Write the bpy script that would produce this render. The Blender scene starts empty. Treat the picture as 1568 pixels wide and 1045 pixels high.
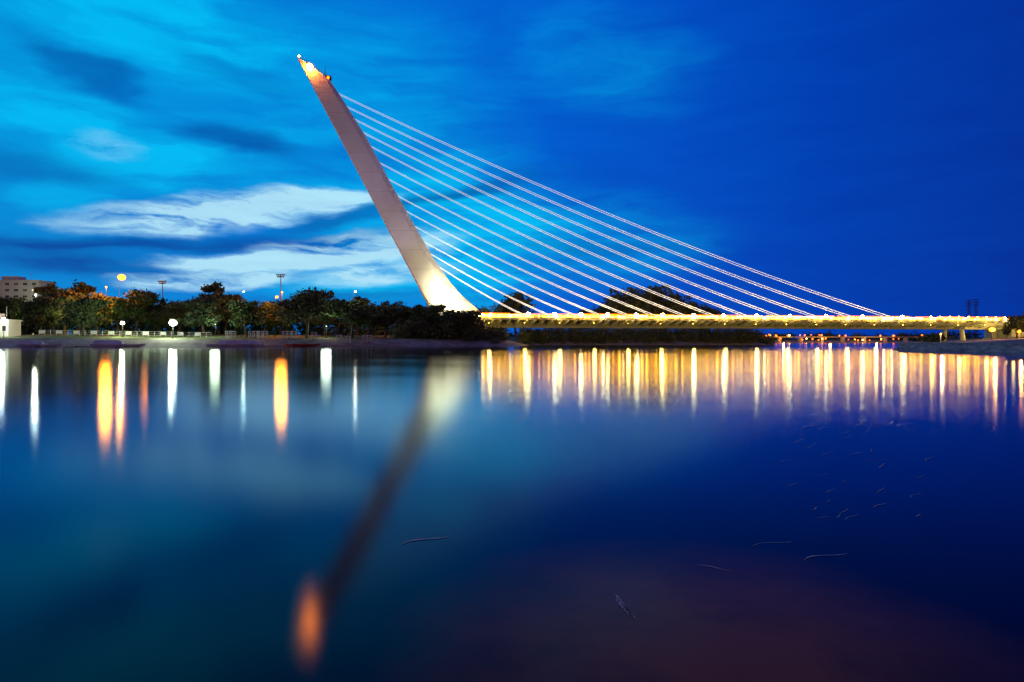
import bpy, math, random
import numpy as np
from mathutils import Vector, Matrix
random.seed(7); rng=np.random.default_rng(7)
S=bpy.context.scene
CAMH=2.2; F=1045.0

# ------------------------------------------------------------------ node helpers
def new_mat(name):
    m=bpy.data.materials.new(name); m.use_nodes=True
    nt=m.node_tree; return m,nt,nt.nodes['Principled BSDF']
def pmat(name,c1,c2=None,scale=0.3,rough=0.8,metal=0.0,stretch=(1,1,1),bump=0.0,detail=5,lo=.35,hi=.65):
    m,nt,b=new_mat(name)
    b.inputs['Roughness'].default_value=rough; b.inputs['Metallic'].default_value=metal
    if c2 is None: c2=tuple(x*.7 for x in c1)
    g=nt.nodes.new('ShaderNodeNewGeometry'); mp=nt.nodes.new('ShaderNodeMapping'); mp.inputs['Scale'].default_value=stretch
    n=nt.nodes.new('ShaderNodeTexNoise'); n.inputs['Scale'].default_value=scale; n.inputs['Detail'].default_value=detail
    r=nt.nodes.new('ShaderNodeValToRGB'); r.color_ramp.elements[0].position=lo; r.color_ramp.elements[1].position=hi
    r.color_ramp.elements[0].color=(*c2,1); r.color_ramp.elements[1].color=(*c1,1)
    L=nt.links.new
    L(g.outputs['Position'],mp.inputs['Vector']); L(mp.outputs[0],n.inputs['Vector']); L(n.outputs['Fac'],r.inputs['Fac']); L(r.outputs[0],b.inputs['Base Color'])
    if bump:
        bp=nt.nodes.new('ShaderNodeBump'); bp.inputs['Strength'].default_value=bump; L(n.outputs['Fac'],bp.inputs['Height']); L(bp.outputs[0],b.inputs['Normal'])
    return m
def emat(name,c,s):
    m,nt,b=new_mat(name)
    b.inputs['Base Color'].default_value=(*[min(1,x)*.8 for x in c],1)
    b.inputs['Emission Color'].default_value=(*c,1); b.inputs['Emission Strength'].default_value=s
    return m

# ------------------------------------------------------------------ mesh builder
class MB:
    def __init__(s): s.v=[]; s.f=[]; s.m=[]
    def add(s,vs,fs,mi=0):
        o=len(s.v); s.v.extend([tuple(map(float,p)) for p in vs]); s.f.extend([tuple(i+o for i in f) for f in fs]); s.m.extend([mi]*len(fs))
    def box(s,c,sz,mi=0,rz=0.0,ax=None):
        hx,hy,hz=[q/2 for q in sz]; cs,sn=math.cos(rz),math.sin(rz); vs=[]
        for dz in(-hz,hz):
            for dx,dy in((-hx,-hy),(hx,-hy),(hx,hy),(-hx,hy)):
                vs.append((c[0]+dx*cs-dy*sn,c[1]+dx*sn+dy*cs,c[2]+dz))
        s.add(vs,[(0,3,2,1),(4,5,6,7),(0,1,5,4),(1,2,6,5),(2,3,7,6),(3,0,4,7)],mi)
    def tube(s,path,rad,n=6,mi=0,cap=True):
        path=[Vector(p) for p in path]; 
        if not hasattr(rad,'__len__'): rad=[rad]*len(path)
        vs=[];fs=[]
        for i,p in enumerate(path):
            d=(path[min(i+1,len(path)-1)]-path[max(i-1,0)]).normalized()
            u=d.cross(Vector((0,0,1)) if abs(d.z)<.9 else Vector((1,0,0))).normalized(); w=d.cross(u)
            for k in range(n):
                a=2*math.pi*k/n; vs.append(p+(u*math.cos(a)+w*math.sin(a))*rad[i])
        for i in range(len(path)-1):
            for k in range(n): fs.append((i*n+k,i*n+(k+1)%n,(i+1)*n+(k+1)%n,(i+1)*n+k))
        if cap: fs.append(tuple(range(n))[::-1]); fs.append(tuple((len(path)-1)*n+k for k in range(n)))
        s.add(vs,fs,mi)
    def ball(s,c,r,mi=0,n=8,m=6,sz=1.0):
        vs=[(c[0],c[1],c[2]+r*sz)]
        for i in range(1,m):
            for k in range(n):
                a=math.pi*i/m;b=2*math.pi*k/n
                vs.append((c[0]+r*math.sin(a)*math.cos(b),c[1]+r*math.sin(a)*math.sin(b),c[2]+r*sz*math.cos(a)))
        vs.append((c[0],c[1],c[2]-r*sz)); fs=[]
        for k in range(n): fs.append((0,1+k,1+(k+1)%n))
        for i in range(m-2):
            for k in range(n): fs.append((1+i*n+k,1+(i+1)*n+k,1+(i+1)*n+(k+1)%n,1+i*n+(k+1)%n))
        l=len(vs)-1
        for k in range(n): fs.append((l,1+(m-2)*n+(k+1)%n,1+(m-2)*n+k))
        s.add(vs,fs,mi)
    def mesh(s,name,mats):
        me=bpy.data.meshes.new(name); me.from_pydata(s.v,[],s.f)
        for m in mats: me.materials.append(m)
        me.polygons.foreach_set('material_index',s.m); me.update(); return me
    def obj(s,name,mats,parent=None,loc=(0,0,0)):
        return link(name,s.mesh(name,mats),parent,loc)
def link(name,data,parent=None,loc=(0,0,0)):
    o=bpy.data.objects.new(name,data); S.collection.objects.link(o); o.location=loc
    if parent: o.parent=parent
    return o
def empty(name,loc=(0,0,0)):
    return link(name,None,None,loc)
def light(name,kind,loc,power,col,parent=None,radius=.3,spot=None,target=None,blend=.6):
    l=bpy.data.lights.new(name,kind); l.energy=power; l.color=col; l.shadow_soft_size=radius
    o=link(name,l,parent,loc)
    if kind=='SPOT': l.spot_size=spot; l.spot_blend=blend
    if target is not None:
        d=Vector(target)-(Vector(loc)); o.rotation_euler=d.to_track_quat('-Z','Y').to_euler()
    return o

# sight-line helpers (bearing + elevation taken from the photo, with a real distance)
def X(u,d): return (u-784)/F*d
def Z(v,d): return CAMH+(522.5-v)/F*d

# ------------------------------------------------------------------ terrain
land=np.array([(-6000,150),(-185,238),(-99,264),(-30,280),(0,288),(6,300),(9,350),(35,388),(150,402),(330,900),(520,900),(232,400),(94,165),(97,128),(135,60),(170,-3000),(6000,-3000),(6000,7000),(-6000,7000)],float)
near=np.array([(-6000,-3000),(-6000,-45),(200,-45),(200,-3000)],float)
def sdist(P,poly):
    n=len(poly); dm=np.full(len(P),1e9); ins=np.zeros(len(P),bool)
    for i in range(n):
        a=poly[i];b=poly[(i+1)%n];ab=b-a
        t=np.clip(((P-a)@ab)/(ab@ab),0,1); dm=np.minimum(dm,np.hypot(*(P-a-t[:,None]*ab).T))
        c=(a[1]>P[:,1])!=(b[1]>P[:,1])
        with np.errstate(divide='ignore',invalid='ignore'):
            xx=(b[0]-a[0])*(P[:,1]-a[1])/(b[1]-a[1]+1e-12)+a[0]
        ins^=c&(P[:,0]<xx)
    return np.where(ins,dm,-dm)
def ground_h(x,y):
    P=np.stack([np.atleast_1d(x),np.atleast_1d(y)],1).astype(float)
    s=sdist(P,land); s2=sdist(P,near)
    right=P[:,0]>0.575*P[:,1]-3
    wob=.35*np.sin(P[:,0]*.13)+.25*np.sin(P[:,1]*.21+P[:,0]*.07)
    hl=np.clip((s+wob)*.27,-3,3.3)+np.clip((s-18)*.05,0,1.6)
    hr=np.clip((s-.3)*3,-3,1.75)+np.clip((s-14)*.07,0,6)
    h=np.where(right,hr,hl)
    return np.maximum(h,np.clip(s2*.3,-3,4))
def gh(x,y): return float(ground_h(x,y)[0])
xs=np.concatenate([[-6000,-3500,-2000,-1200,-800,-550],np.arange(-400,420,3.2),[450,500,560,650,800,1100,1600,2500,4000,6000]])
ys=np.concatenate([[-3000,-1500,-700,-300,-150,-90],np.arange(-60,110,8),np.arange(112,460,2.6),np.arange(470,960,14),[1000,1100,1300,1700,2500,4000,7000]])
GX,GY=np.meshgrid(xs,ys); H=ground_h(GX.ravel(),GY.ravel())
nx,ny=len(xs),len(ys)
co=np.stack([GX.ravel(),GY.ravel(),H],1)
idx=np.arange(nx*ny).reshape(ny,nx)
q=np.stack([idx[:-1,:-1],idx[:-1,1:],idx[1:,1:],idx[1:,:-1]],-1).reshape(-1,4)
def np_mesh(name,co,q,mats,mi=None):
    me=bpy.data.meshes.new(name); me.vertices.add(len(co)); me.vertices.foreach_set('co',co.astype(np.float32).ravel())
    me.loops.add(q.size); me.loops.foreach_set('vertex_index',q.astype(np.int32).ravel())
    me.polygons.add(len(q)); me.polygons.foreach_set('loop_start',np.arange(0,q.size,4,dtype=np.int32))
    me.polygons.foreach_set('loop_total',np.full(len(q),4,np.int32))
    for m in mats: me.materials.append(m)
    if mi is not None: me.polygons.foreach_set('material_index',mi.astype(np.int32))
    me.update(calc_edges=True); me.validate(); return me
gm,nt,b=new_mat('ground_mat'); L=nt.links.new
g=nt.nodes.new('ShaderNodeNewGeometry'); sp=nt.nodes.new('ShaderNodeSeparateXYZ'); L(g.outputs['Position'],sp.inputs[0])
n=nt.nodes.new('ShaderNodeTexNoise'); n.inputs['Scale'].default_value=.25; n.inputs['Detail'].default_value=6; L(g.outputs['Position'],n.inputs['Vector'])
n2=nt.nodes.new('ShaderNodeTexNoise'); n2.inputs['Scale'].default_value=.06; n2.inputs['Detail'].default_value=4; L(g.outputs['Position'],n2.inputs['Vector'])
ad=nt.nodes.new('ShaderNodeMath'); ad.operation='MULTIPLY_ADD'; L(n2.outputs['Fac'],ad.inputs[0]); ad.inputs[1].default_value=2.0; L(sp.outputs['Z'],ad.inputs[2])
r=nt.nodes.new('ShaderNodeMapRange'); r.inputs['From Min'].default_value=3.6; r.inputs['From Max'].default_value=4.2; L(ad.outputs[0],r.inputs['Value'])
def ramp(nt,c1,c2,a=.3,bq=.7):
    r=nt.nodes.new('ShaderNodeValToRGB'); e=r.color_ramp.elements; e[0].position=a;e[1].position=bq;e[0].color=(*c1,1);e[1].color=(*c2,1);return r
r1=ramp(nt,(.11,.10,.11),(.25,.24,.25)); r2=ramp(nt,(.03,.05,.018),(.08,.12,.03))
L(n.outputs['Fac'],r1.inputs[0]); L(n.outputs['Fac'],r2.inputs[0])
mx=nt.nodes.new('ShaderNodeMix'); mx.data_type='RGBA'; L(r.outputs[0],mx.inputs['Factor']); L(r1.outputs[0],mx.inputs['A']); L(r2.outputs[0],mx.inputs['B']); L(mx.outputs['Result'],b.inputs['Base Color'])
b.inputs['Roughness'].default_value=.95
link('ground',np_mesh('ground',co,q,[gm]))

# ------------------------------------------------------------------ water (fresnel mix of dark depth and long-exposure-smoothed surface)
wm,nt,b=new_mat('water_mat'); L=nt.links.new
g=nt.nodes.new('ShaderNodeNewGeometry')
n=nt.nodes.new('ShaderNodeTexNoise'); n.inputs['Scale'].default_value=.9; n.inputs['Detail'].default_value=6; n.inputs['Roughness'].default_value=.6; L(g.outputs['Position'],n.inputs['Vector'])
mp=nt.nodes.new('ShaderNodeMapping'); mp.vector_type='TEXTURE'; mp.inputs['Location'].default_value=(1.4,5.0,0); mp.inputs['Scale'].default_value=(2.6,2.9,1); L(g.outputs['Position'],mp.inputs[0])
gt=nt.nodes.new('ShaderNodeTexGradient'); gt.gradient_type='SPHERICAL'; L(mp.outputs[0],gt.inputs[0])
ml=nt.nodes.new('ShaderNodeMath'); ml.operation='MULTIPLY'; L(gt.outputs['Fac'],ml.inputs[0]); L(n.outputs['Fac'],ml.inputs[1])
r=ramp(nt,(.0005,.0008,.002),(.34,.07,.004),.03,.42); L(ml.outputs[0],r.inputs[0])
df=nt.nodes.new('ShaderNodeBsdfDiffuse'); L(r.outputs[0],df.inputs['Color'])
fr=nt.nodes.new('ShaderNodeFresnel'); fr.inputs['IOR'].default_value=1.33
tr_=nt.nodes.new('ShaderNodeValToRGB'); cr=tr_.color_ramp; cr.elements.new(.3); 
for e_,p_,c_ in zip(cr.elements,(.06,.32,.85),((.48,.42,.44),(.36,.66,.90),(.88,.93,1.0))): e_.position=p_; e_.color=(*c_,1)
L(fr.outputs[0],tr_.inputs[0])
gl=nt.nodes.new('ShaderNodeBsdfGlossy'); gl.distribution='BECKMANN'; L(tr_.outputs[0],gl.inputs['Color'])
n3=nt.nodes.new('ShaderNodeTexNoise'); n3.inputs['Scale'].default_value=.05; n3.inputs['Detail'].default_value=4; L(g.outputs['Position'],n3.inputs['Vector'])
mr=nt.nodes.new('ShaderNodeMapRange'); mr.inputs['From Min'].default_value=.3; mr.inputs['From Max'].default_value=.7; mr.inputs['To Min'].default_value=.112; mr.inputs['To Max'].default_value=.15
L(n3.outputs['Fac'],mr.inputs['Value']); L(mr.outputs[0],gl.inputs['Roughness'])
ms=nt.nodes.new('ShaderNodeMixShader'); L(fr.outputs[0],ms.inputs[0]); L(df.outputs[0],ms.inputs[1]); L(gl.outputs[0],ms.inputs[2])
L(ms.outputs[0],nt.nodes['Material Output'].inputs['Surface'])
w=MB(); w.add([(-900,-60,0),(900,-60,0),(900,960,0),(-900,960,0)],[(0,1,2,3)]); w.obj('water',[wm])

# ------------------------------------------------------------------ foliage
def leafmat(name,c1,c2):
    return pmat(name,c1,c2,scale=.45,rough=.75,detail=6)
leafA=leafmat('foliage_green',(.10,.16,.04),(.04,.075,.02))
leafB=leafmat('foliage_olive',(.13,.15,.05),(.05,.075,.025))
leafC=leafmat('foliage_dark',(.07,.11,.04),(.025,.045,.02))
bark=pmat('bark',(.12,.09,.065),(.05,.04,.03),scale=1.5,rough=.95)
def leaf_quads(clumps,n,size,seed):
    r=np.random.default_rng(seed); C=np.array([c[:3] for c in clumps]); R=np.array([c[3:6] for c in clumps])
    wgt=(R[:,0]*R[:,1]*R[:,2])**(2/3); k=r.choice(len(C),n,p=wgt/wgt.sum())
    d=r.normal(size=(n,3)); d/=np.linalg.norm(d,axis=1)[:,None]; rad=r.random(n)**.38*(1+.18*r.normal(size=n))
    P=C[k]+d*R[k]*rad[:,None]
    u=r.normal(size=(n,3)); u/=np.linalg.norm(u,axis=1)[:,None]; w=np.cross(u,r.normal(size=(n,3))); w/=np.linalg.norm(w,axis=1)[:,None]
    s=size*(.5+r.random(n))[:,None]; 
    co=np.stack([P-u*s,P-w*s*.6,P+u*s,P+w*s*.6],1).reshape(-1,3)
    return co,np.arange(4*n).reshape(n,4)
def tree_mesh(name,seed,h,cr,nleaf,leaf,base=.32,size=.40,spread=1.0):
    r=random.Random(seed); mb=MB(); fork=h*base
    lean=(r.uniform(-.6,.6),r.uniform(-.6,.6))
    mb.tube([(0,0,-.5),(lean[0]*.3,lean[1]*.3,fork*.5),(lean[0],lean[1],fork),(lean[0]*1.3,lean[1]*1.3,h*.7)],[h*.032,h*.025,h*.02,h*.008],7)
    cl=[]
    for i in range(10):
        a=i*2.4+r.uniform(-.4,.4); rr=cr*r.uniform(.4,.85); zz=h*r.uniform(base+.1,.84)
        tp=(lean[0]+rr*math.cos(a)*spread,lean[1]+rr*math.sin(a),zz)
        mb.tube([(lean[0],lean[1],fork*r.uniform(.85,1.3)),((lean[0]+tp[0])*.5,(lean[1]+tp[1])*.5,(fork+zz)*.5-.2),tp],[h*.012,h*.008,h*.003],5)
        q=cr*r.uniform(.3,.5); cl.append((*tp,q*1.15,q*1.15,q*.85))
        for _ in range(2):
            q=cr*r.uniform(.14,.26); cl.append((tp[0]+r.uniform(-1,1)*cr*.42,tp[1]+r.uniform(-1,1)*cr*.42,tp[2]+r.uniform(-.6,.8)*cr*.4,q*1.2,q*1.2,q*.8))
    cl.append((lean[0],lean[1],h*.80,cr*.5,cr*.5,h*.16))
    cl.append((lean[0],lean[1],h*(base+.28),cr*.65,cr*.65,h*.16))
    co,q=leaf_quads(cl,nleaf,size,seed)
    vo=np.array(mb.v); faces=[f for f in mb.f]
    me=bpy.data.meshes.new(name)
    allf=faces+[tuple(int(z)+len(vo) for z in f) for f in q]
    me.from_pydata(np.vstack([vo,co]).tolist(),[],allf)
    me.materials.append(bark); me.materials.append(leaf)
    me.polygons.foreach_set('material_index',[0]*len(faces)+[1]*len(q)); me.update(); return me
TM=[tree_mesh('broadleaf_a',1,14,6.2,6000,leafA,base=.26),tree_mesh('broadleaf_b',2,14,5.6,5400,leafA,base=.30),
    tree_mesh('broadleaf_c',3,14,6.6,6200,leafB,base=.26),tree_mesh('broadleaf_d',4,14,4.8,4200,leafB,base=.32,spread=.9),
    tree_mesh('broadleaf_e',5,14,6.0,5800,leafC,base=.24),tree_mesh('poplar_tall',6,14,2.8,3000,leafC,base=.2),
    tree_mesh('broadleaf_open',8,14,6.4,2300,leafB,base=.24,size=.5)]
def tree(u,d,vtop,k=None,name='broadleaf_tree',wx=1.0):
    x=X(u,d); z0=gh(x,d)-.1; h=Z(vtop,d)-z0
    k=random.randrange(5) if k is None else k
    s=h/14.6; o=link(name,TM[k],None,(x,d,z0)); o.scale=(s*wx,s*wx,s); o.rotation_euler=(0,0,random.uniform(0,6.28)); return o
front=[(22,300,450),(62,296,452),(128,286,453),(100,312,434),(150,318,441),(182,322,452),(208,316,438),(242,318,460),(275,312,458),(312,296,448),(345,322,444),
(378,292,456),(405,318,458),(440,318,458),(470,288,438),(498,312,454),(538,292,454),(565,314,460),(590,306,464),(625,318,468),(655,303,462),(684,298,470),(712,298,472)]
for i,(u,d,v) in enumerate(front): tree(u,d,v,wx=random.uniform(.95,1.25))
tree(336,330,424,5,'poplar_tree',1.1); tree(85,330,428,5,'poplar_tree',1.3); tree(545,330,448,5,'poplar_tree',1.3); tree(118,332,424,5,'poplar_tree',1.5)
tree(790,430,441,6,wx=.95); tree(905,440,470,1); 
for u,v in((942,446),(968,434),(1004,431),(1035,448),(1065,458),(1086,466)): tree(u,450+random.uniform(-12,12),v,6,wx=1.0)
tree(985,448,455,2); tree(1045,448,468,0)
for u,v,d in((1556,480,250),(1580,474,240),(1541,500,300),(1610,470,235)): tree(u,d,v)
def mass(name,cl,n,size,mat,seed):
    co,q=leaf_quads(cl,n,size,seed); return link(name,np_mesh(name,co,q,[mat]))
cl=[]
for u in range(-120,770,7):
    d=340+random.uniform(-8,10); x=X(u,d); z0=gh(x,d); top=Z(464+random.uniform(-5,9)+(8 if u>620 else 0),d)
    for k in range(4):
        zz=z0+(top-z0)*(k+.4)/4.2; cl.append((x+random.uniform(-2,2),d+random.uniform(-3,3),zz,random.uniform(2.6,4.2),3,(top-z0)/5.5))
mass('tree_belt',cl,70000,.62,leafC,21)
cl=[]
for i in range(150):
    u=random.uniform(605,775); x=X(u,300); d=random.uniform(291,318) 
    if x>0: d=random.uniform(300,325)
    hgt=random.uniform(3,8)*(1.3 if u<740 else .7); 
    if u<650: hgt*=.8
    cl.append((x,d,gh(x,d)+hgt*.45,random.uniform(1.8,3.4),random.uniform(1.6,3),hgt*.6))
for i in range(260):
    x=random.uniform(5,156); 
    y0=np.interp(x,[6,9,35,150],[330,352,390,403])
    d=y0+random.uniform(1,20); hgt=random.uniform(4,10); cl.append((x,d,gh(x,d)+hgt*.4,random.uniform(2,4),random.uniform(2,3.5),hgt*.6))
mass('riverside_shrubs',cl,78000,.45,leafB,22)
cl=[]
for i in range(150):
    t=i/149; x=-250+t*900+random.uniform(-6,6); d=930+random.uniform(0,60); hgt=random.uniform(6,15)+(4 if x<260 else 0)
    cl.append((x,d,4+hgt*.3,random.uniform(8,13),8,hgt*.6))
mass('distant_treeline',cl,22000,1.4,leafC,23)

# ------------------------------------------------------------------ bridge
B=Vector((-29.7,330,0)); A=Vector((.981,.194,0)).normalized(); N=Vector((A.y,-A.x,0))
def br(t,n,z): return B+A*t+N*n+Vector((0,0,z))
def plane(u,v):
    k=(u-784)/F; t=(k*B.y-B.x)/(A.x-k*A.y); d=B.y+A.y*t; return t,Z(v,d)
bridge=empty('cable_stayed_bridge')
pm,nt,b=new_mat('pylon_paint'); L=nt.links.new
g=nt.nodes.new('ShaderNodeNewGeometry'); sp=nt.nodes.new('ShaderNodeSeparateXYZ'); L(g.outputs['Position'],sp.inputs[0])
n=nt.nodes.new('ShaderNodeTexNoise'); n.inputs['Scale'].default_value=.12; n.inputs['Detail'].default_value=6; L(g.outputs['Position'],n.inputs['Vector'])
rr=ramp(nt,(.66,.64,.65),(.78,.76,.76)); L(n.outputs['Fac'],rr.inputs[0])
m1=nt.nodes.new('ShaderNodeMath'); m1.operation='MODULO'; m1.inputs[1].default_value=9.0; L(sp.outputs['Z'],m1.inputs[0])
m2=nt.nodes.new('ShaderNodeMath'); m2.operation='LESS_THAN'; m2.inputs[1].default_value=.35; L(m1.outputs[0],m2.inputs[0])
m3=nt.nodes.new('ShaderNodeMath'); m3.operation='MULTIPLY'; m3.inputs[1].default_value=.28; L(m2.outputs[0],m3.inputs[0])
mx=nt.nodes.new('ShaderNodeMix'); mx.data_type='RGBA'; L(m3.outputs[0],mx.inputs['Factor']); L(rr.outputs[0],mx.inputs['A']); mx.inputs['B'].default_value=(.3,.3,.32,1); L(mx.outputs['Result'],b.inputs['Base Color'])
b.inputs['Roughness'].default_value=.55
st=[((455,88),(505,124),.80,1.0,2.2,1.2),((495,163),(521,148),.78,2.0,3.8,1.4),((530,229),(560,210),.76,2.3,4.6,1.5),((570,305),(601,287),.76,2.6,5.2,1.6),
((608,376),(641,358),.76,2.9,5.8,1.8),((626,410),(664,398),.76,3.2,6.2,2.2),((640,436),(689,434),.72,3.6,6.8,3.0),((648,452),(706,454),.68,4.2,7.2,4.0),((655,464),(724,470),.62,5,7.8,5.5),((656,482),(738,484),.6,5,8,6),((654,514),(744,514),.6,5,8,6)]
mb=MB(); rings=[]
for (l,rg,c,h1,h2,h3) in st:
    tl,zl=plane(*l); tr,zr=plane(*rg); tc=tl+(tr-tl)*c; zc=zl+(zr-zl)*c
    rings.append([br(tl,h1,zl),br(tc,h2,zc),br(tr,h3,zr),br(tr,-h3,zr),br(tc,-h2,zc),br(tl,-h1,zl)])
vs=[p for r_ in rings for p in r_]; fs=[]
for i in range(len(rings)-1):
    for k in range(6): fs.append((i*6+k,(i+1)*6+k,(i+1)*6+(k+1)%6,i*6+(k+1)%6))
fs.append((0,1,2,3,4,5)); mb.add(vs,fs); py=mb.obj('pylon',[pm],bridge)
steel=pmat('white_steel',(.62,.62,.6),(.5,.5,.48),scale=.3,rough=.5)
dark=pmat('dark_metal',(.05,.05,.055),(.03,.03,.03),rough=.6,metal=.6)
ywarm=emat('lamp_warm',(1,.44,.03),60); wht=emat('lamp_white',(1,.74,.28),90); orange=emat('lamp_orange',(1,.15,.004),6)
mb=MB()
for f in (.15,.3,.5,.65,.85,1.0):
    tl=455+(505-455)*f; vl=88+(124-88)*f; t_,z_=plane(tl,vl)
    mb.tube([br(t_,1.1,z_),br(t_,1.1,z_+1.6)],.09,4); mb.tube([br(t_,-1.1,z_),br(t_,-1.1,z_+1.6)],.09,4)
t0,z0=plane(462,93);t1,z1=plane(505,124)
for s_ in(1.1,-1.1): mb.tube([br(t0,s_,z0+1.6),br(t1,s_,z1+1.6)],.07,4)
t_,z_=plane(457,84); mb.tube([br(t_+.3,0,z_-3),br(t_+.3,0,z_+.6)],.12,5); 
t_,z_=plane(498,108); mb.tube([br(t_,0,z_-5),br(t_,0,z_+2)],.12,5)
t_,z_=plane(502,120); mb.box(br(t_,0,z_),(3,2.4,1.6),0)
mb.obj('pylon_head_railing',[dark],bridge)
mb=MB(); t_,z_=plane(475,107); mb.ball(br(t_,3.2,z_),1.5,0,10,8); t_,z_=plane(458,87.5); mb.ball(br(t_,0,z_+.4),.4,2)
t_,z_=plane(503,121); mb.ball(br(t_,1.6,z_),.6,1)
mb.obj('pylon_beacons',[emat('beacon_orange',(1,.22,.015),150),orange,wht],bridge)
t_,z_=plane(478,116); light('beacon_light','POINT',br(t_,6,z_+2),400,(1,.33,.12),bridge,.6)

# deck
ZD=13.1; T0=8; T1=322
conc=pmat('deck_steel',(.5,.5,.42),(.36,.36,.3),scale=.2,rough=.6)
asph=pmat('asphalt',(.06,.06,.06),(.04,.04,.04),scale=1,rough=.9)
def prism(mb,sec,ta,tb,mi=0):
    n=len(sec); vs=[br(ta,*p) for p in sec]+[br(tb,*p) for p in sec]
    fs=[(k,(k+1)%n,n+(k+1)%n,n+k) for k in range(n)]+[tuple(range(n))[::-1],tuple(range(n,2*n))]
    mb.add(vs,fs,mi)
mb=MB()
prism(mb,[(-4.5,ZD-.6),(-6,ZD-2.0),(-3.2,ZD-4.4),(3.2,ZD-4.4),(6,ZD-2.0),(4.5,ZD-.6)],T0,T1)
prism(mb,[(-4.6,ZD-.6),(-4.6,ZD+1.3),(4.6,ZD+1.3),(4.6,ZD-.6)],T0,T1)
for s in(1,-1):
    prism(mb,[(s*4.61,ZD-.6),(s*4.61,ZD),(s*15.6,ZD),(s*15.6,ZD-.45)],T0,T1)
    prism(mb,[(s*15.61,ZD-.9),(s*15.61,ZD+.35),(s*16,ZD+.35),(s*16,ZD-.9)],T0,T1)
    t=T0+2
    while t<T1:
        prism(mb,[(s*5.0,ZD-.61),(s*15.5,ZD-.61),(s*15.5,ZD-1.3),(s*5.2,ZD-3.6)],t-.3,t+.3); t+=4.1
mb.obj('deck',[conc],bridge)
mb=MB()
for s in(1,-1): mb.add([br(T0,s*5,ZD+.004),br(T1,s*5,ZD+.004),br(T1,s*15.2,ZD+.004),br(T0,s*15.2,ZD+.004)],[(0,1,2,3)])
mb.obj('roadway',[asph],bridge)
mb=MB()
for s in(16,-16,4.4,-4.4):
    zb=ZD+.35 if abs(s)>10 else ZD+1.3
    for hh in(.55,1.05): mb.tube([br(T0,s,zb+hh),br(T1,s,zb+hh)],.05,4)
    t=T0
    while t<T1: mb.tube([br(t,s,zb),br(t,s,zb+1.05)],.05,4); t+=2.5
mb.obj('railing',[steel],bridge)
anch=[805,845,885,925,968,1008,1055,1100,1150,1200,1255,1310,1370]
at=[plane(u,486)[0] for u in anch]
mb=MB(); t=T0+3
while t<T1-2:
    tt=t+random.uniform(-.5,.5); r_=random.uniform(.22,.55)
    mb.ball(br(tt,16.35,ZD+.75),r_,0 if random.random()<.8 else 1,8,6)
    if random.random()<.5: mb.ball(br(tt,-16.3,ZD+1.9),r_,0,8,6)
    t+=random.choice([1.8,2.7,3.3,4.6,5.8])
for t in at:
    mb.ball(br(t,5.4,ZD+2.0),1.05,1,10,8); mb.ball(br(t,-5.4,ZD+2.0),.5,1,10,8)
for t in(T0+3,T0+6,T0+10): mb.ball(br(t,10,ZD+1.4),.7,1,10,8)
for t in np.arange(T1-60,T1,6): mb.ball(br(t,8,ZD+2.2),.5,0,8,6)
mb.obj('deck_lamps',[ywarm,wht],bridge)
mb=MB()
for n_,z_,r_,mi in((13.5,.75,.30,0),(12,1.3,.24,1),(10,.8,.2,1),(9,2.2,.22,1),(7,1.7,.15,2),(-8,1.7,.2,0),(-12,2.5,.24,1)):
    t=T0
    while t<T1:
        l_=random.uniform(6,38); e=min(T1,t+l_); mb.tube([br(t,n_+random.uniform(-.3,.3),ZD+z_),br(e,n_,ZD+z_)],r_*random.uniform(.5,1.3),5,mi); t=e+random.uniform(0,6)
mb.obj('traffic_light_trails',[emat('trail_gold',(1,.50,.02),24),emat('trail_amber',(1,.16,.004),5),emat('trail_white',(1,.74,.25),24)],bridge)
mb=MB()
for i,t in enumerate(np.arange(T0+8,T1-4,17)):
    mb.ball(br(t,16.5,ZD-2.4),.12,0,6,4); light('rib_light','POINT',br(t,17.6,ZD-3.4),1700,(1,.66,.15),bridge,.9)
    mb.tube([br(t,15.9,ZD-.9),br(t,16.5,ZD-2.4)],.05,4,1)
mb.obj('rib_lamps',[ywarm,dark],bridge)
cab=emat('cable_painted_floodlight',(.90,.97,1),.60)  # floodlight on the cables painted in as an even emission
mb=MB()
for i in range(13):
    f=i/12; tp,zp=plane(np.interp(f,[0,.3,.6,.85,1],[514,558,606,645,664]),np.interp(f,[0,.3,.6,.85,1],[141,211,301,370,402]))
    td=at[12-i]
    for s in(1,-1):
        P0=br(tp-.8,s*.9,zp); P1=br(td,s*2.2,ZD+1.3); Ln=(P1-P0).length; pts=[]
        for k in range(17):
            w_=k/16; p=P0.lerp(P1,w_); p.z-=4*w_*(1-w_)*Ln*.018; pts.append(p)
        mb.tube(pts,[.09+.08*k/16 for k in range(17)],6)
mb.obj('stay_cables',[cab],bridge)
mb=MB()
for t in at:
    for s in(1,-1): mb.tube([br(t+.6,s*2.2,ZD+.8),br(t-1.6,s*2.15,ZD+2.3)],.35,8)
mb.obj('cable_anchors',[steel],bridge)
mb=MB()
for t in(T1-38,T1-4):
    for s in(7,-7): mb.tube([br(t,s,-1),br(t,s*.8,ZD-3.8)],[1.5,1.1],10)
    prism(mb,[(-9,ZD-4.5),(-9,ZD-3.2),(9,ZD-3.2),(9,ZD-4.5)],t-1,t+1)
for t in(T1-60,T1-48,T1-26,T1-14):
    for s in(13,-13): mb.tube([br(t,s*.4,ZD-4),br(t+6,s,ZD-1)],[.5,.35],6)
prism(mb,[(-15,0),(-15,ZD-1.2),(15,ZD-1.2),(15,0)],T1-2,T1+10)
prism(mb,[(-14,0),(-14,ZD-1.2),(14,ZD-1.2),(14,0)],T0-30,T0-1)
mb.obj('abutments',[conc],bridge)
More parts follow.
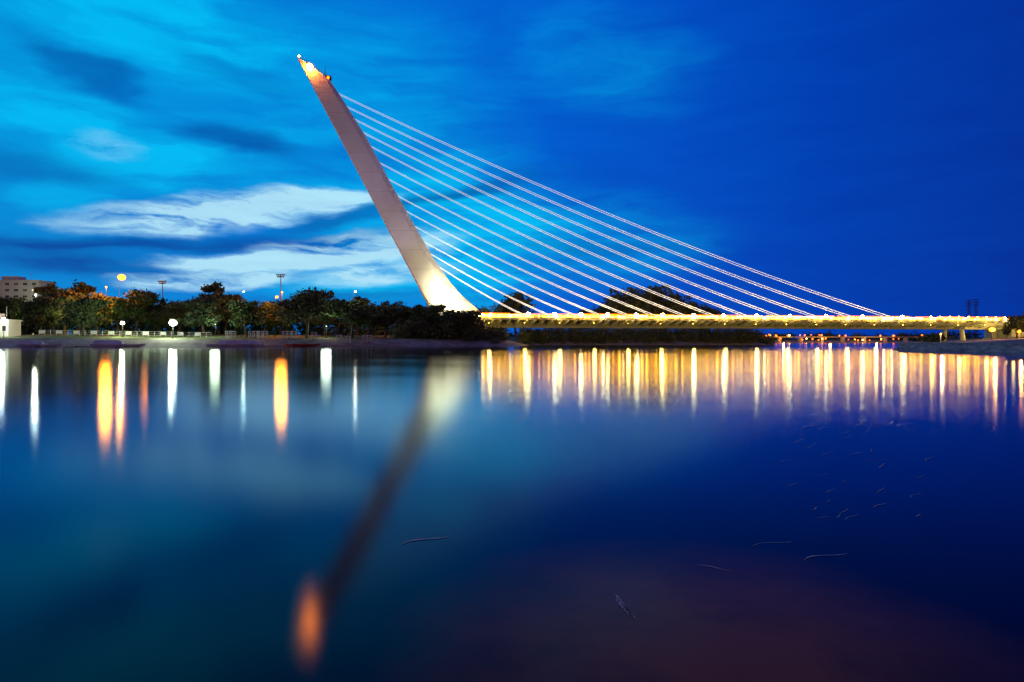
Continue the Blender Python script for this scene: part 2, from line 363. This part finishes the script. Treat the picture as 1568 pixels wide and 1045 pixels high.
light('abutment_light','POINT',br(T1-30,14,5),6000,(1,.62,.15),bridge,.5); light('abutment_light','POINT',br(T1-8,20,5),6000,(1,.6,.15),bridge,.5)
def flood(t,n,z,tt,nn,tz,p,col,sp):
    light('pylon_floodlight','SPOT',br(t,n,z),p,col,bridge,.5,math.radians(sp),br(tt,nn,tz),.8)
flood(-3,24,15,0,6,24,65000,(1,.92,.48),80)
flood(8,26,15,-4,4,34,70000,(1,.90,.52),60)
flood(-10,42,15,-34,4,72,36000,(.72,.66,1),44)
flood(-14,46,15,-55,3,108,46000,(.68,.58,1),34)

# ------------------------------------------------------------------ left bank furniture
def lamp(u,d,v,kind,name='street_or_added_lamp',power=3500,col=(1,1,.9),r=.45,arm=0.0,lr=.4):
    x=X(u,d); z0=gh(x,d); z1=Z(v,d); mb=MB(); h=z1-z0
    mb.tube([(0,0,-.3),(0,0,.8),(0,0,h-.5)],[.16,.12,.07],7,0); mb.box((0,0,.15),(.5,.5,.3),0)
    if arm: mb.tube([(0,0,h-.5),(arm*.5,-.1,h+.35),(arm,-.2,h+.3)],.06,5,0); mb.box((arm,-.2,h+.42),(.9,.4,.14),0)
    else: mb.box((0,0,h+r*1.05),(r*1.4,r*1.4,.15),0)
    mb.ball((arm,-.2 if arm else 0,h),r,1,10,8,.8)
    o=mb.obj(name,[dark,kind],None,(x,d,z0))
    if power: light('bulb_light','POINT',(arm,-r-.5,h-.3),power,col,o,lr)
    return o
wbright=emat('lamp_cool_white',(.9,1,.78),55)
green=emat('lamp_greenish',(.6,1,.75),22)
obri=emat('lamp_sodium',(1,.19,.006),14)
lamp(188,276,495,wbright,power=9000,col=(.85,1,.5),r=.7); lamp(265,272,495,wbright,power=20000,col=(.85,1,.6),r=1.4)
lamp(183,322,425,obri,power=6000,col=(1,.3,.04),r=1.7,arm=1.2,lr=.8)
lamp(421,300,455,orange,power=1500,col=(1,.33,.05),r=.7,arm=1)
lamp(370,290,447,green,power=500,col=(.8,1,.8),r=.3,arm=1); lamp(541,292,447,wht,power=500,r=.28,arm=1)
lamp(6,262,488,wbright,power=3000,r=.4); lamp(122,302,480,green,power=4500,col=(.8,1,.4),r=.2,lr=1.5); lamp(60,300,480,green,power=3500,col=(.8,1,.4),r=.15,lr=2)  # last lamp is added as fill light for the building side
lamp(330,290,497,green,power=2500,col=(.8,1,.6),r=.10,lr=2); lamp(500,290,500,green,power=2500,col=(.8,.95,.7),r=.10,lr=2.2)  # both added as fill light, with wide soft bulbs
lamp(1519,235,505,obri,power=7000,col=(1,.36,.06),r=.9); lamp(1560,215,508,orange,power=5000,col=(1,.36,.06),r=.5); lamp(1580,300,470,orange,power=9000,col=(1,.36,.06),r=.5); lamp(1440,205,512,orange,power=3500,col=(1,.6,.25),r=.3)  # last lamp is added to brighten the quay concrete
for u,d,v,p in((163,310,440,34000),(432,310,448,26000),(222,324,450,14000)):
    lamp(u,d,v,orange,power=p,col=(1,.24,.01),r=.35,lr=2.2)
lamp(590,327,474,orange,power=5000,col=(1,.28,.02),r=.3)
lamp(55,352,452,green,power=9000,col=(.95,1,.7),r=.25)  # added lamp, put here to lift the apartment walls
def mast(u,d,v):
    x=X(u,d); z0=gh(x,d); h=Z(v,d)-z0; mb=MB(); mb.tube([(0,0,-.3),(0,0,h)],[.4,.16],8)
    mb.tube([(-1.9,0,h),(1.9,0,h)],.1,5); mb.tube([(-1.5,0,h-.9),(1.5,0,h-.9)],.1,5)
    for i in range(5): mb.box((-1.7+i*.85,-.25,h+.3),(.6,.4,.5)); 
    for i in range(4): mb.box((-1.3+i*.85,-.25,h-.6),(.6,.4,.45))
    mb.obj('floodlight_mast',[dark],None,(x,d,z0))
mast(430,318,422); mast(249,330,432)
# buildings
wallm=pmat('rendered_wall',(.60,.62,.55),(.5,.52,.46),scale=.15,rough=.9); glass=pmat('window_glass',(.03,.035,.05),(.02,.02,.03),rough=.15)
litw=emat('lit_window',(1,.8,.45),1.2)
def building(name,x,y,w,dp,h,fl,cols,rz=0):
    z0=gh(x,y)-.5; o=empty(name,(x,y,z0)); o.rotation_euler=(0,0,rz)
    mb=MB(); mb.box((0,0,h/2),(w,dp,h)); mb.box((0,0,h+.35),(w+.6,dp+.6,.7)); mb.obj('walls',[wallm],o)
    mb=MB(); fh=h/fl; mw=MB()
    for f in range(fl):
        for c in range(cols):
            cx=-w/2+(c+.5)*w/cols; cz=f*fh+fh*.55; lit=random.random()<.04
            mw.box((cx,-dp/2-.02,cz),(w/cols*.42,.12,fh*.32),1 if lit else 0); mb.box((cx,-dp/2-.1,cz-fh*.2),(w/cols*.5,.3,.14)); mb.box((cx,-dp/2-.06,cz),(.1,.2,fh*.32))
    mb.obj('sills_and_mullions',[steel],o); mw.obj('windows',[glass,litw],o)
    mb=MB(); mb.box((w*.08,0,h+.7+1.2),(w*.2,dp*.5,2.4)); mb.box((-w*.28,0,h+.7+.8),(w*.12,dp*.3,1.6)); mb.tube([(w*.3,0,h+.7),(w*.3,0,h+6)],.08,5); mb.obj('rooftop_plant',[wallm],o)
building('apartment_building',X(12,380),380,44,14,Z(431,380)-5,9,9)
building('low_kiosk',X(-8,272),272,16,7,6.4,1,5); light('kiosk_light','POINT',(X(8,266),263,9),2600,(.95,1,.75),None,.8)
fen=pmat('white_painted_steel',(.7,.7,.68),(.55,.55,.55),rough=.5)
def fence(u0,u1,d,h):
    mb=MB(); x0,x1=X(u0,d),X(u1,d); x=x0; n_=0
    while x<x1:
        z0=gh(x,d); mb.box((x,d,z0+h/2),(.12,.12,h)); 
        zz=gh(x+2.4,d)
        for hh in(.25,.6,.95): mb.tube([(x,d,z0+h*hh),(x+2.4,d,zz+h*hh)],.045,4)
        if n_%3==0: mb.box((x+1.2,d+.06,z0+h*.6),(2.1,.05,h*.6))
        x+=2.4; n_+=1
    mb.obj('fence',[fen])
fence(60,320,284,2.1)
def rack(u,d,n_=3):
    x=X(u,d); z0=gh(x,d); mb=MB()
    for i in range(n_):
        for yy in(-.8,.8):
            mb.tube([(i*1.7,yy,-.2),(i*1.7,yy,3.0)],.13,5)
        for hh in(.8,1.8,2.8): mb.tube([(i*1.7,-1,hh),(i*1.7,1,hh)],.1,5)
    for hh in(.8,1.8,2.8):
        for yy in(-.8,.8): mb.tube([(0,yy,hh),((n_-1)*1.7,yy,hh)],.1,5)
    mb.obj('boat_rack',[fen],None,(x,d,z0))
for u,n_ in((347,3),(382,3),(396,3),(433,3),(447,2),(478,2),(516,2),(530,2),(556,3)): rack(u,278+random.uniform(-2,2),n_)
hullw=pmat('boat_hull_white',(.82,.82,.82),(.7,.7,.7),rough=.4); hullr=pmat('boat_hull_red',(.5,.06,.04),(.35,.04,.03),rough=.4); tarp=pmat('boat_cover',(.6,.62,.72),(.45,.48,.56),rough=.7)
def boat(u,d,ln,mat,cover=False,name='rowing_boat',rz=0.05,z=0):
    mb=MB(); secs=[(-.5,.25,.35),(-.3,.75,.1),(0,.95,0),(.3,.7,.08),(.5,.05,.45)]; vs=[];fs=[]
    for (t,w_,b_) in secs:
        x=t*ln; vs+=[(x,-w_,.65+b_*.5),(x,-w_*.55,b_),(x,w_*.55,b_),(x,w_,.65+b_*.5)]
    for i in range(4):
        for k in range(3): fs.append((i*4+k,i*4+k+1,i*4+4+k+1,i*4+4+k))
        if cover: fs.append((i*4+3,i*4,i*4+4,i*4+7))
    fs+= [(0,1,2,3),(16,19,18,17)]
    mb.add(vs,fs)
    if cover:
        mb.add([(-.4*ln,-.5,.7),(-.4*ln,.5,.7),(.3*ln,.6,.7),(.3*ln,-.6,.7),(-.3*ln,0,1.7),(.15*ln,0,1.6)],[(0,3,5,4),(1,4,5,2),(0,4,1),(3,2,5)],1)
    else:
        for t in(-.2,0,.2): mb.box((t*ln,0,.5),(.3,1.5,.06),1)
    o=mb.obj(name,[mat,tarp],None,(X(u,d),d,z)); o.rotation_euler=(0,0,rz); o.scale=(1.25,1.25,1.5)
for u,ln,m_,c in((42,7,tarp,True),(60,7,hullw,True),(78,6,hullw,False),(155,6,hullw,True),(168,6,hullw,True),(181,6,hullw,True),(205,6,hullw,False),(330,6,hullw,False),(345,6,hullw,True),(360,6,hullw,True),(375,6,tarp,True),(390,6,hullw,True),(452,8,hullr,False),(470,8,hullr,False)):
    dd=np.interp(u,[0,400,784],[240,262,284]); boat(u,dd-5.5,ln,m_,c,'moored_boat' if c else 'rowing_boat',rz=random.uniform(-.5,.5))
def pontoon(u0,u1,d):
    mb=MB(); x0,x1=X(u0,d),X(u1,d); n_=int((x1-x0)/4)
    for i in range(n_): mb.box((x0+2+i*4,d+i*.5,.22),(3.85,2.2,.5)); mb.tube([(x0+i*4,d+1.3+i*.5,-1),(x0+i*4,d+1.3+i*.5,1.5)],.1,5)
    mb.obj('pontoon',[pmat('weathered_planks',(.42,.38,.35),(.3,.27,.25),rough=.9)])
pontoon(100,220,243.5); pontoon(318,470,258); pontoon(480,620,270)
# right bank quay wall
qw=pmat('quay_concrete',(.48,.48,.48),(.22,.22,.23),scale=.5,rough=.9,stretch=(1,1,3)); mb=MB()
pts=[Vector(p) for p in((232,400,0),(94,165,0),(97,128,0),(135,60,0),(160,10,0))]
for a_,b_ in zip(pts[:-1],pts[1:]):
    d_=(b_-a_); c_=(a_+b_)/2; rz=math.atan2(d_.y,d_.x); mb.box((c_.x,c_.y,.0),(d_.length-.2,1.0,3.3),0,rz); mb.box((c_.x,c_.y,1.78),(d_.length+.1,1.4,.22),0,rz)
mb.obj('quay_wall',[qw])
gr=pmat('graffiti_paint',(.8,.8,.85),(.6,.6,.7)); mb=MB()
base=Vector((95,150,0)); dirw=(Vector((97,128,0))-Vector((94,165,0))).normalized(); nn=Vector((-1,-.08,0))
for i in range(14):
    p=base+dirw*(i*.75-2)+nn*.53; zz=.5+random.random()*.2; h_=random.uniform(.6,.95); 
    pts_=[(p+dirw*random.uniform(-.3,.3)+Vector((0,0,zz+h_*k/4))) for k in range(5)]; mb.tube(pts_,.06,4)
mb.obj('graffiti',[gr])
def lattice(u,d,v):
    x=X(u,d); z0=gh(x,d); h=Z(v,d)-z0; mb=MB(); s=.9
    for a_,b_ in((-s,-s),(s,-s),(s,s),(-s,s)): mb.tube([(a_,b_,-.5),(a_*.7,b_*.7,h)],.14,4)
    n_=int(h/2.5)
    for i in range(n_):
        za,zb=i*h/n_,(i+1)*h/n_
        mb.tube([(-s,-s,za),(s,-s,zb)],.07,4); mb.tube([(s,-s,za),(-s,-s,zb)],.07,4); mb.tube([(-s,-s,zb),(s,-s,zb)],.08,4); mb.tube([(-s,s,za),(s,s,zb)],.07,4)
    for k in range(3): mb.tube([(-3,0,h-k*1.8),(3,0,h-k*1.8)],.12,4)
    mb.obj('lattice_power_mast',[dark],None,(x,d,z0))
lattice(1483,460,460); lattice(1494,470,459)
mb=MB(); mb.box((420,905,7.5),(330,8,1.0)); 
for i in range(12): mb.box((270+i*28,905,3),(3,7,8))
for i in range(60):
    x=random.uniform(255,560); mb.ball((x,899,random.choice([9.5,9.5,5,3.5])+random.uniform(-.5,.8)),random.uniform(.5,1.2),1 if random.random()<.8 else 2,6,5)
mb.obj('distant_road_bridge',[conc,orange,emat('lamp_distant',(1,.5,.12),14)])
for i in range(4): light('distant_glow','POINT',(290+i*60,880,12),26000,(1,.40,.08),None,1)
cl=[]
for i in range(60):
    x=random.uniform(150,420); d=x/.6+random.uniform(-30,60)
    if sdist(np.array([[x,d]]),land)[0]>6: cl.append((x,d,gh(x,d)+1.6,3,3,2))
mass('hedge',cl,9000,.35,leafA,31)

# ------------------------------------------------------------------ drifting foam on the water
foam=pmat('foam',(.85,.56,.48),(.4,.27,.25),scale=6,rough=.9); mb=MB()
def streak(u,v,du,dv,w,bend=.15,n=8):
    d0=CAMH*F/(v-522.5); x0=X(u,d0); d1=CAMH*F/(v+dv-522.5); x1=X(u+du,d1)
    a=Vector((x0,d0,.006)); b_=Vector((x1,d1,.006)); dr=b_-a; pr=Vector((-dr.y,dr.x,0)); vs=[];fs=[]
    for i in range(n+1):
        t=i/n; c=a+dr*t+pr*bend*math.sin(t*6.28*.8); ww=w*(.15+math.sin(math.pi*t))*(.7+.6*random.random()); q_=pr.normalized()*ww*.5
        vs+=[c+q_,c-q_]
        if i: fs.append((2*i-2,2*i-1,2*i+1,2*i))
    mb.add(vs,fs)
streak(611,836,74,-16,.035,.10); 
for k in range(5): streak(938+k*4,910+k*5,12,14,.02,.1); streak(950+k*3,925+k*4,14,8,.014,.1)
streak(1062,866,60,8,.010,.08); streak(1230,860,60,-14,.014,.1); streak(1152,838,56,-10,.012,.1)
for i in range(34):
    u=random.gauss(1310,75); v=random.uniform(640,800)
    streak(u,v,random.uniform(6,26),-random.uniform(3,10),random.uniform(.006,.016),random.uniform(-.06,.1),6)
mb.obj('floating_foam',[foam])

# ------------------------------------------------------------------ sky
W=bpy.data.worlds.new('World'); S.world=W; W.use_nodes=True; nt=W.node_tree; L=nt.links.new; nd=nt.nodes.new
try: W.cycles.sampling_method='MANUAL'; W.cycles.sample_map_resolution=256
except Exception: pass
bg=nt.nodes['Background']
tc=nd('ShaderNodeTexCoord'); sp=nd('ShaderNodeSeparateXYZ'); L(tc.outputs['Generated'],sp.inputs[0])
def M(op,a,b=None,c=None,clamp=False):
    n=nd('ShaderNodeMath'); n.operation=op; n.use_clamp=clamp
    for i,q_ in enumerate((a,b,c)):
        if q_ is None: continue
        if isinstance(q_,(int,float)): n.inputs[i].default_value=q_
        else: L(q_,n.inputs[i])
    return n.outputs[0]
az=M('ARCTAN2',sp.outputs['X'],sp.outputs['Y']); el=M('ARCSINE',sp.outputs['Z'])
cb=nd('ShaderNodeCombineXYZ'); L(az,cb.inputs[0]); L(el,cb.inputs[1])
mp=nd('ShaderNodeMapping'); mp.inputs['Scale'].default_value=(4.2,13,1); mp.inputs['Rotation'].default_value=(0,0,-.08); L(cb.outputs[0],mp.inputs[0])
ns=nd('ShaderNodeTexNoise'); ns.inputs['Scale'].default_value=1.0; ns.inputs['Detail'].default_value=6; ns.inputs['Roughness'].default_value=.55; L(mp.outputs[0],ns.inputs['Vector'])
vs_=nd('ShaderNodeVectorMath'); vs_.operation='SUBTRACT'; L(ns.outputs['Color'],vs_.inputs[0]); vs_.inputs[1].default_value=(.5,.5,.5)
vm=nd('ShaderNodeVectorMath'); vm.operation='MULTIPLY'; L(vs_.outputs[0],vm.inputs[0]); vm.inputs[1].default_value=(.24,.07,0)
va=nd('ShaderNodeVectorMath'); va.operation='ADD'; L(cb.outputs[0],va.inputs[0]); L(vm.outputs[0],va.inputs[1])
mp2=nd('ShaderNodeMapping'); mp2.inputs['Scale'].default_value=(5.5,32,1); mp2.inputs['Rotation'].default_value=(0,0,-.12); L(va.outputs[0],mp2.inputs[0])
nf=nd('ShaderNodeTexNoise'); nf.inputs['Scale'].default_value=1.0; nf.inputs['Detail'].default_value=7; nf.inputs['Roughness'].default_value=.58; L(mp2.outputs[0],nf.inputs['Vector'])
def mask(blobs):
    tot=None
    for (u,v,ru,rv,rot,wt) in blobs:
        a=math.atan((u-784)/F); e=math.atan((522.5-v)/F*math.cos(a))
        m=nd('ShaderNodeMapping'); m.vector_type='TEXTURE'; m.inputs['Location'].default_value=(a,e,0); m.inputs['Rotation'].default_value=(0,0,math.radians(rot))
        m.inputs['Scale'].default_value=(ru/F*math.cos(a)**2*1.4,rv/F*math.cos(a)*1.4,1); L(va.outputs[0],m.inputs[0])
        gt=nd('ShaderNodeTexGradient'); gt.gradient_type='SPHERICAL'; L(m.outputs[0],gt.inputs[0])
        s_=nd('ShaderNodeMapRange'); s_.interpolation_type='SMOOTHSTEP'; L(gt.outputs['Fac'],s_.inputs['Value']); s_.inputs['From Max'].default_value=.85; s_.inputs['To Max'].default_value=wt
        tot=s_.outputs[0] if tot is None else M('ADD',tot,s_.outputs[0])
    return tot
ar=nd('ShaderNodeValToRGB'); azn=M('MULTIPLY_ADD',az,1/(2*math.pi),.5); L(azn,ar.inputs[0])
cr_=ar.color_ramp
def pos(a): return a/(2*math.pi)+.5
stops=[(-3.1,(.17,.08,.13)),(-2.2,(.10,.08,.20)),(-1.4,(.02,.14,.42)),(-.66,(.0,.25,.66)),(-.4,(.0,.21,.67)),(-.15,(.0,.15,.65)),(.05,(.0,.105,.61)),(.25,(.0,.073,.53)),(.45,(.0,.048,.43)),(.66,(.001,.033,.33)),(1.6,(.02,.02,.14)),(2.3,(.10,.05,.11)),(3.1,(.17,.08,.13))]
while len(cr_.elements)<len(stops): cr_.elements.new(.5)
for e_,(a_,c_) in zip(cr_.elements,stops): e_.position=pos(a_); e_.color=(*c_,1)
def mixc(f,a,bc):
    m=nd('ShaderNodeMix'); m.data_type='RGBA'; m.clamp_factor=True; L(f,m.inputs['Factor'])
    if isinstance(a,tuple): m.inputs['A'].default_value=(*a,1)
    else: L(a,m.inputs['A'])
    m.inputs['B'].default_value=(*bc,1); return m.outputs['Result']
glow=mask([(210,225,150,54,0,.9),(90,290,80,28,0,.7),(50,170,170,70,-10,.9),(660,345,190,115,0,.95),(170,15,300,80,-5,1.0),(920,100,150,70,-8,.28),(850,370,220,80,0,.45),(520,150,240,120,0,.5),(590,440,240,36,0,.8),(330,270,180,44,0,.5)])
darkm=mask([(132,104,105,28,-14,.85),(388,212,82,22,-8,.9),(40,245,150,32,0,.5),(735,285,115,14,10,.8),(350,375,290,16,5,1.0),(90,395,190,36,0,.8),(480,462,260,10,2,.6),(900,378,130,11,-4,.45),(560,328,150,14,12,.8),(180,420,170,17,0,.45),(330,100,120,20,-14,.3)])
white=mask([(250,336,130,23,3,1.6),(420,312,165,22,7,1.5),(540,300,60,15,6,1.0),(390,408,125,15,4,1.6),(520,384,135,22,6,1.4),(310,434,120,11,3,1.4),(580,422,115,20,5,1.3),(640,380,70,12,8,.6),(180,215,60,14,0,.35)])
fb=M('MULTIPLY_ADD',nf.outputs['Fac'],6.0,-2.25)
fbc=M('MAXIMUM',fb,0.0)
c=mixc(M('MULTIPLY',glow,M('MULTIPLY_ADD',nf.outputs['Fac'],2.4,-.35)),ar.outputs[0],(.0,.46,.87))
c=mixc(M('MULTIPLY',darkm,M('MULTIPLY_ADD',nf.outputs['Fac'],2.0,-.2)),c,(.0,.075,.37))
wf=M('MULTIPLY',white,fbc); wf=M('MINIMUM',wf,.92)
c=mixc(wf,c,(.43,.76,.93))
hz=nd('ShaderNodeMix'); hz.data_type='RGBA'; hz.blend_type='MULTIPLY'; hz.inputs['Factor'].default_value=1; L(c,hz.inputs['A'])
hv=M('MULTIPLY_ADD',nf.outputs['Fac'],.5,.75); hc=nd('ShaderNodeCombineXYZ'); L(hv,hc.inputs[0]); L(hv,hc.inputs[1]); hb=M('MULTIPLY_ADD',nf.outputs['Fac'],.25,.88); L(hb,hc.inputs[2]); L(hc.outputs[0],hz.inputs['B'])
sk=nd('ShaderNodeTexSky'); sk.sky_type='NISHITA'; sk.sun_disc=False; sk.sun_elevation=math.radians(-4); sk.sun_rotation=math.radians(-35)
mul=nd('ShaderNodeMix'); mul.data_type='RGBA'; mul.blend_type='ADD'; mul.inputs['Factor'].default_value=.02; L(hz.outputs['Result'],mul.inputs['A']); L(sk.outputs[0],mul.inputs['B'])
L(mul.outputs['Result'],bg.inputs['Color']); bg.inputs['Strength'].default_value=1.0

# ------------------------------------------------------------------ camera
cam=bpy.data.cameras.new('camera'); co_=link('camera',cam,None,(0,0,CAMH)); co_.rotation_euler=(math.radians(90),0,0)
cam.lens=24; cam.sensor_width=36; cam.clip_end=20000; S.camera=co_
S.view_settings.view_transform='Standard'; S.view_settings.look='None'; S.view_settings.exposure=0
